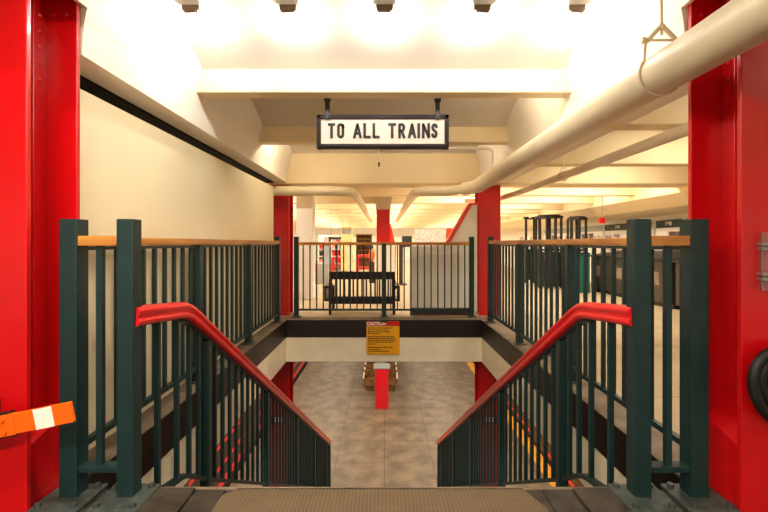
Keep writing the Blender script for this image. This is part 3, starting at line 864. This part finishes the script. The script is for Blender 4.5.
def table(px0, px1, py_top, py_floor, m, name, label, cat):
    p = on_floor(px0, py_floor); Y = p.y; k = Y / F
    x0, x1 = (px0 - 384) * k, (px1 - 384) * k; z = CH + (243 - py_top) * k
    t = thing(name, ((x0 + x1) / 2, Y, 0), label, cat)
    obj('table_top', B(x0, x1, Y, Y + .6, z - .06, z, bev=.006), m, t)
    for x in (x0, x1 - .06):
        for yy in (Y, Y + .54): obj('leg', B(x, x + .06, yy, yy + .06, 0, z - .06), m, t)
    obj('lower_shelf', B(x0 + .06, x1 - .06, Y + .06, Y + .54, z * .35, z * .35 + .04), m, t)
    return x0, x1, Y, z
table(356, 371, 255, 276, 'redplastic', 'merchandise_table', 'bright red merchandise table nearest the middle column', 'table')
table(331, 352, 257, 272, 'redplastic', 'merchandise_table', 'long red merchandise table in front of the shop shelving', 'table')
Y = 17.5; k = Y / F
t = thing('bookcase', (X(364), Y, 0), 'brown bookcase standing behind the red merchandise table', 'bookcase')
bm = bmesh.new(); box(bm, X(356), X(357), Y, Y + .35, 0, Z(234)); box(bm, X(371), X(372), Y, Y + .35, 0, Z(234)); box(bm, X(356), X(372), Y + .33, Y + .35, 0, Z(234)); box(bm, X(356), X(372), Y, Y + .35, Z(235), Z(234)); obj('carcass', bm, 'wood', t)
for py in (239.5, 245, 251, 258): obj('shelf', B(X(357), X(371), Y + .01, Y + .33, Z(py), Z(py) + .03), 'wood', t)
Y = 11.5; k = Y / F
t = thing('merchandise_stand', (X(371.5), Y, 0), 'dark floor stand topped with an orange bag shape beside the middle column', 'stand')
obj('stand_base', B(X(369), X(374.5), Y, Y + .2, 0, Z(262), bev=.01), 'darkgrey', t)
bm = bmesh.new(); ball(bm, (X(371.8), Y + .1, Z(255)), .14, .62, .6, 1.3, 14); obj('orange_top', bm, 'orange', t, True)
bm = bmesh.new(); ball(bm, (X(371), Y + .1, Z(247)), .07, 1, 1, 1, 12); obj('dark_head', bm, 'darkgrey', t, True)
Y = 12.5; k = Y / F
for px0, px1, py0, py1, m, lab in ((330, 341, 237, 239.5, 'header', 'long dark green sign hanging over the shop'), (341.5, 351, 229.5, 234, 'grey', 'grey hanging panel over the yellow green display')):
    t = thing('hanging_sign', (X(px0), Y, Z(py1)), lab, 'hanging sign')
    obj('panel', B(X(px0), X(px1), Y, Y + .05, Z(py1), Z(py0)), m, t)
    bm = bmesh.new()
    for px in (px0 + 1, px1 - 1): rod(bm, (X(px), Y + .025, Z(py0)), (X(px), Y + .025, CH + 1.3), .008, 6)
    obj('wire', bm, 'steel', t)

# middle distance, right of the column
Y = 13; k = Y / F
t = thing('map_board', (X(427), Y, 0), 'white printed map board in the far hall beside the parapet', 'board')
obj('board_face', B(X(415), X(446), Y, Y + .05, .5, Z(229)), 'paper', t)
bm = bmesh.new()
for i_ in range(26):
    px, py = random.uniform(416, 444), random.uniform(230.5, 243); box(bm, X(px), X(px + random.uniform(.4, 1.2)), Y - .004, Y, Z(py), Z(py) + random.uniform(.01, .03))
obj('printed_mark', bm, 'bluegrey', t)
bm = bmesh.new(); box(bm, X(416), X(417), Y, Y + .3, 0, .5); box(bm, X(444), X(445), Y, Y + .3, 0, .5); obj('foot', bm, 'grey', t)
Y = 11; k = Y / F
t = thing('information_screen', (X(406), Y, 0), 'dark information screen on a stand behind the far railing', 'screen')
obj('screen_panel', B(X(402), X(412), Y, Y + .08, Z(247), Z(236), bev=.01), 'screen', t)
obj('stand', B(X(399), X(403), Y + .02, Y + .1, 0, Z(243), bev=.008), 'darkgrey', t)
obj('foot', B(X(397), X(407), Y - .1, Y + .25, 0, .03, bev=.006), 'darkgrey', t)
Y = 10.0; k = Y / F
t = thing('orange_banner', (X(394), Y, 0), 'orange banner showing past the edge of the middle red column', 'banner')
obj('banner_cloth', PR([(X(388), .2), (X(395.5), .2), (X(396), Z(247)), (X(393), Z(234)), (X(391), Z(224)), (X(388), Z(224))], 'y', Y, Y + .02), 'coral', t)
bm = bmesh.new(); box(bm, X(388), X(396), Y - .08, Y + .12, 0, .2, .01); obj('banner_base', bm, 'darkgrey', t)

# ------------------------------------------------------------------ exhibit side
# two high turnstiles
def turnstile(cx, cy, r, h, label, n):
    t = thing('turnstile', (cx, cy, 0), label, 'turnstile', 'tall black turnstiles')
    bm = bmesh.new(); rod(bm, (cx, cy, h - .07), (cx, cy, h - .02), r, 24); rod(bm, (cx, cy, h - .02), (cx, cy, h + .01), r * .8, 24); obj('top_ring', bm, 'black', t)
    bm = bmesh.new(); rod(bm, (cx, cy, 0), (cx, cy, h), .045, 12); obj('centre_shaft', bm, 'black', t)
    for i_ in range(n):
        a_ = 2 * PI * i_ / n; bm = bmesh.new()
        p = (cx + r * .9 * math.cos(a_), cy + r * .9 * math.sin(a_))
        rod(bm, (*p, 0), (*p, h - .05), .028, 8); obj('cage_post', bm, 'black', t)
    bm = bmesh.new()
    for zz in [.18 + .14 * q for q in range(5)]:
        for a_ in (0.4, 0.4 + 2 * PI / 3, 0.4 + 4 * PI / 3): rod(bm, (cx, cy, zz), (cx + r * .85 * math.cos(a_), cy + r * .85 * math.sin(a_), zz), .018, 6)
    obj('rotor_arm', bm, 'black', t)
    bm = bmesh.new(); tube(bm, [(cx + r * .9 * math.cos(2 * PI * q / 24), cy + r * .9 * math.sin(2 * PI * q / 24), .9) for q in range(24)], .02, 6, True); obj('guard_ring', bm, 'black', t)
    bm = bmesh.new()
    segs = 10
    for q in range(segs):
        a0, a1 = PI * 0.95 + q * PI * 1.1 / segs, PI * 0.95 + (q + 1) * PI * 1.1 / segs
        p0, p1 = (cx + r * math.cos(a0), cy + r * math.sin(a0)), (cx + r * math.cos(a1), cy + r * math.sin(a1))
        d = Vector((p1[1] - p0[1], p0[0] - p1[0])).normalized() * .02
        prism(bm, [p0, p1, (p1[0] + d.x, p1[1] + d.y), (p0[0] + d.x, p0[1] + d.y)], 'z', .05, .86)
    obj('guard_panel', bm, 'black', t)
Y = 10.4; k = Y / F
turnstile(X(549), Y, .32, Z(215.5), 'tall black cage turnstile with the widest round top, nearest the thick pipe', 9)
turnstile(X(568), Y - .5, .22, CH + (243 - 217) * (Y - .5) / F, 'tall black cage turnstile beside the teal cabinet', 7)
Y = 11.6; k = Y / F
t = thing('turnstile_gate', (X(529), Y, 0), 'black barred gate with thin posts next to the tall turnstiles', 'gate')
zt_ = Z(218)
for px in (526, 534, 540):
    bm = bmesh.new(); rod(bm, (X(px), Y, 0), (X(px), Y, zt_), .032, 10); rod(bm, (X(px), Y, zt_ - .03), (X(px), Y, zt_ + .03), .07, 12); obj('gate_post', bm, 'black', t)
obj('top_bar', B(X(526), X(541), Y - .03, Y + .03, zt_ - .04, zt_, bev=.004), 'black', t)
obj('gate_panel', B(X(526), X(541), Y - .02, Y + .02, .08, .9, bev=.004), 'black', t)

p = on_floor(582, 293); Y = p.y; k = Y / F
t = thing('token_cabinet', tuple(p), 'teal floor cabinet standing between turnstiles and dark cases', 'cabinet')
obj('body', B(X(575), X(590), Y, Y + .35, 0, Z(254), bev=.008), 'teal', t)
obj('top', B(X(574.5), X(590.5), Y - .02, Y + .37, Z(254), Z(253), bev=.004), 'darkgrey', t)
labs = ['dark exhibit case along the wall nearest the stair', 'dark exhibit case in the middle of the row along the wall', 'dark exhibit case along the wall beyond the teal cabinet']
for i_, y0 in enumerate((5.2, 6.95, 9.15)):
    t = thing('exhibit_case', (4.9, y0, 0), labs[i_], 'display case', 'dark exhibit cases along the wall')
    ln = 1.65 if i_ < 1 else 2.1 if i_ < 2 else .5
    obj('base', B(4.66, 5.3, y0 + .02, y0 + ln - .02, 0, .08), 'black', t)
    obj('body', B(4.6, 5.36, y0, y0 + ln, .08, .76, bev=.01), 'darkgrey', t)
    obj('sloping_top', PR([(4.56, .76), (5.38, .76), (5.38, .92), (4.56, .80)], 'y', y0 - .02, y0 + ln + .02), 'black', t)
    obj('caption_panel', B(4.594, 4.6, y0 + .3, y0 + ln - .4, .36, .58), 'ledge', t)
specs = [(5.9, 7.1, 'bluegrey', None), (7.25, 7.95, 'bluegrey', None), (8.07, 8.84, 'header', '1940'), (8.95, 9.6, 'bluegrey', None), (9.7, 10.9, 'header', '1904'), (11.0, 12.6, 'bluegrey', None), (12.8, 15, 'bluegrey', None), (15.3, 18, 'white', None)]
names_ = ['pale blue grey topped exhibit board hidden partly by the red column', 'pale blue grey topped exhibit board just beside the red column', 'exhibit board with dark green dated header next to the red column',
          'narrow pale exhibit board between the two dark green headers', 'exhibit board with dark green dated header beyond the newel post', 'pale exhibit board behind the teal cabinet', 'pale exhibit board behind the tall turnstiles', 'far white exhibit board past the turnstiles']
for (y0, y1, m, yr), lab in zip(specs, names_):
    t = thing('mounted_exhibit_board', (5.55, (y0 + y1) / 2, .7), lab, 'exhibit board', 'exhibit boards on the wall')
    obj('board', B(5.55, 5.6, y0, y1, .75, CH + .44), 'white', t)
    h = obj('header_strip', B(5.54, 5.55, y0, y1, CH + .30, CH + .45), m, t)
    if yr:
        text_mesh('year_lettering', yr, .10, Vector((5.537, (y0 + y1) / 2, CH + .375)), Matrix.Rotation(-PI / 2, 3, 'Z') @ FACE_CAM, 'cream_ink', h, .001, .003)
    yy = y0 + .06; n = 0
    while yy < y1 - .25:
        w_ = random.uniform(.22, .42); w_ = min(w_, y1 - .05 - yy)
        obj('photo_print', B(5.54, 5.55, yy, yy + w_, random.uniform(.82, .95), CH + random.uniform(.18, .26)), random.choice(['photo', 'photo_dark', 'photo', 'stripe']), t)
        yy += w_ + .06
p = W(602, 220.5, 9.0)
t = thing('red_sign', tuple(p), 'small red sign hanging under the ceiling above the exhibit wall', 'sign')
obj('sign_box', B(p.x - .06, p.x + .06, 8.97, 9.03, p.z - .055, p.z + .055, bev=.008), 'signred', t)
bm = bmesh.new(); rod(bm, (p.x, 9, p.z + .05), (p.x, 9, CH + 1.3), .008, 6); obj('hanger', bm, 'steel', t)

# ------------------------------------------------------------------ platform: bench, red panel, trains
p = Vector((0, 14.4, LOW))
t = thing('platform_bench', tuple(p), 'wooden double sided platform bench with seat dividers behind the red panel', 'bench')
x0, x1 = -.70, .46; y0, y1 = 14.3, 17.6; zs = LOW + .42
obj('plinth', B(x0 + .08, x1 - .08, y0 + .05, y1, LOW, LOW + .26, bev=.008), 'wood', t)
obj('front_board', B(x0, x1, y0 - .04, y0, zs - .24, zs + .0, bev=.008), 'wood', t)
bm = bmesh.new(); box(bm, x0, x1, y0, y1, zs - .16, zs - .12, .006); obj('seat', bm, 'wood', t)
obj('centre_back', B(-.32, .1, y0 + .0, y1, zs - .12, zs + .22, bev=.01), 'ledge', t)
for sx0, sx1 in ((x0, -.32), (.1, x1)):
    y = y0 + .6
    while y < y1: obj('divider', B(sx0, sx1, y, y + .05, zs - .12, zs + .10, bev=.006), 'wood', t); y += .62
for x in (x0, x1 - .04): obj('side_board', B(x, x + .04, y0, y1, zs - .22, zs + .03, bev=.006), 'fascia', t)
Y = 12.76; k = Y / F
t = thing('red_pedestal', (0, Y, LOW), 'bright red upright panel with grey top on the platform floor', 'pedestal')
obj('panel', B(X(375), X(388.5), Y, Y + .1, LOW, LOW + 1.18, bev=.008), 'rail_red', t)
bm = bmesh.new(); prism(bm, [(Y - .02, LOW + 1.18), (Y + .24, LOW + 1.25), (Y + .24, LOW + 1.28), (Y - .02, LOW + 1.21)], 'x', X(373.5), X(390)); obj('top_plate', bm, 'grey', t)
obj('back_leg', B(X(380), X(384), Y + .1, Y + .2, LOW, LOW + 1.2), 'darkgrey', t)

def train(s, xf, stripes, label):
    xs = lambda a_, b_: sorted((s * a_, s * b_))
    t = thing('subway_train', (s * (xf + 1.3), 18, LOW - 1.2), label, 'train', 'trains at the platform')
    y0, y1 = 1.2, 33
    q = xs(xf, xf + 2.6); bm = bmesh.new(); box(bm, q[0], q[1], y0, y1, LOW - .35, LOW + 2.1, .03); obj('body', bm, 'train', t)
    bm = bmesh.new(); prism(bm, [(s * (xf + .02), LOW + 2.1), (s * (xf + .3), LOW + 2.42), (s * (xf + 2.3), LOW + 2.42), (s * (xf + 2.58), LOW + 2.1)], 'y', y0, y1); obj('roof', bm, 'trainroof', t)
    for zr, h in stripes:
        q = xs(xf - .006, xf + .01); obj('stripe', B(q[0], q[1], y0, y1, zr - h / 2, zr + h / 2), 'trainred', t)
    y = 2.0
    while y < 32:
        q = xs(xf - .01, xf + .01); 
        d = obj('door', B(q[0], q[1], y, y + 1.1, LOW + 0.02, LOW + 1.95, bev=.004), 'train', t)
        q = xs(xf - .014, xf); obj('door_glass', B(q[0], q[1], y + .2, y + .9, LOW + 1.15, LOW + 1.8), 'glass', d)
        q = xs(xf - .004, xf + .01)
        for yy in (y + 1.5, y + 2.6): obj('window', B(q[0], q[1], yy, yy + .9, LOW + 1.15, LOW + 1.8), 'glass', t)
        y += 3.9
    q = xs(xf + .2, xf + 2.4); obj('undercarriage', B(q[0], q[1], y0 + .3, y1 - .3, LOW - 1.2, LOW - .35), 'trainroof', t)
train(-1, 3.16, [(CH - 3.92, .07), (CH - 4.33, .07), (CH - 4.68, .14)], 'dark train with red stripes standing on the cream wall side of the platform')
train(1, 3.67, [(CH - 4.36, .07), (CH - 4.72, .07)], 'dark train with red stripes standing beyond the yellow platform edge')

# ------------------------------------------------------------------ camera, world, view
cam = bpy.data.cameras.new('camera'); co = bpy.data.objects.new('camera', cam); C.objects.link(co)
co.location = (0, 0, CH); co.rotation_euler = (PI / 2, 0, 0)
cam.sensor_width = 36; cam.lens = F / 768 * 36; cam.shift_y = -13 / 768; cam.clip_start = 0.05
S.camera = co
w = bpy.data.worlds.new('world'); S.world = w; w.use_nodes = True
w.node_tree.nodes['Background'].inputs[0].default_value = (1, .86, .68, 1); w.node_tree.nodes['Background'].inputs[1].default_value = 0.35
S.view_settings.view_transform = 'Standard'; S.view_settings.look = 'None'; S.view_settings.gamma = 1; S.view_settings.use_curve_mapping = False
S.view_settings.exposure = 1.25
S.cycles.max_bounces = 8; S.cycles.diffuse_bounces = 5
S.cycles.sample_clamp_indirect = 6
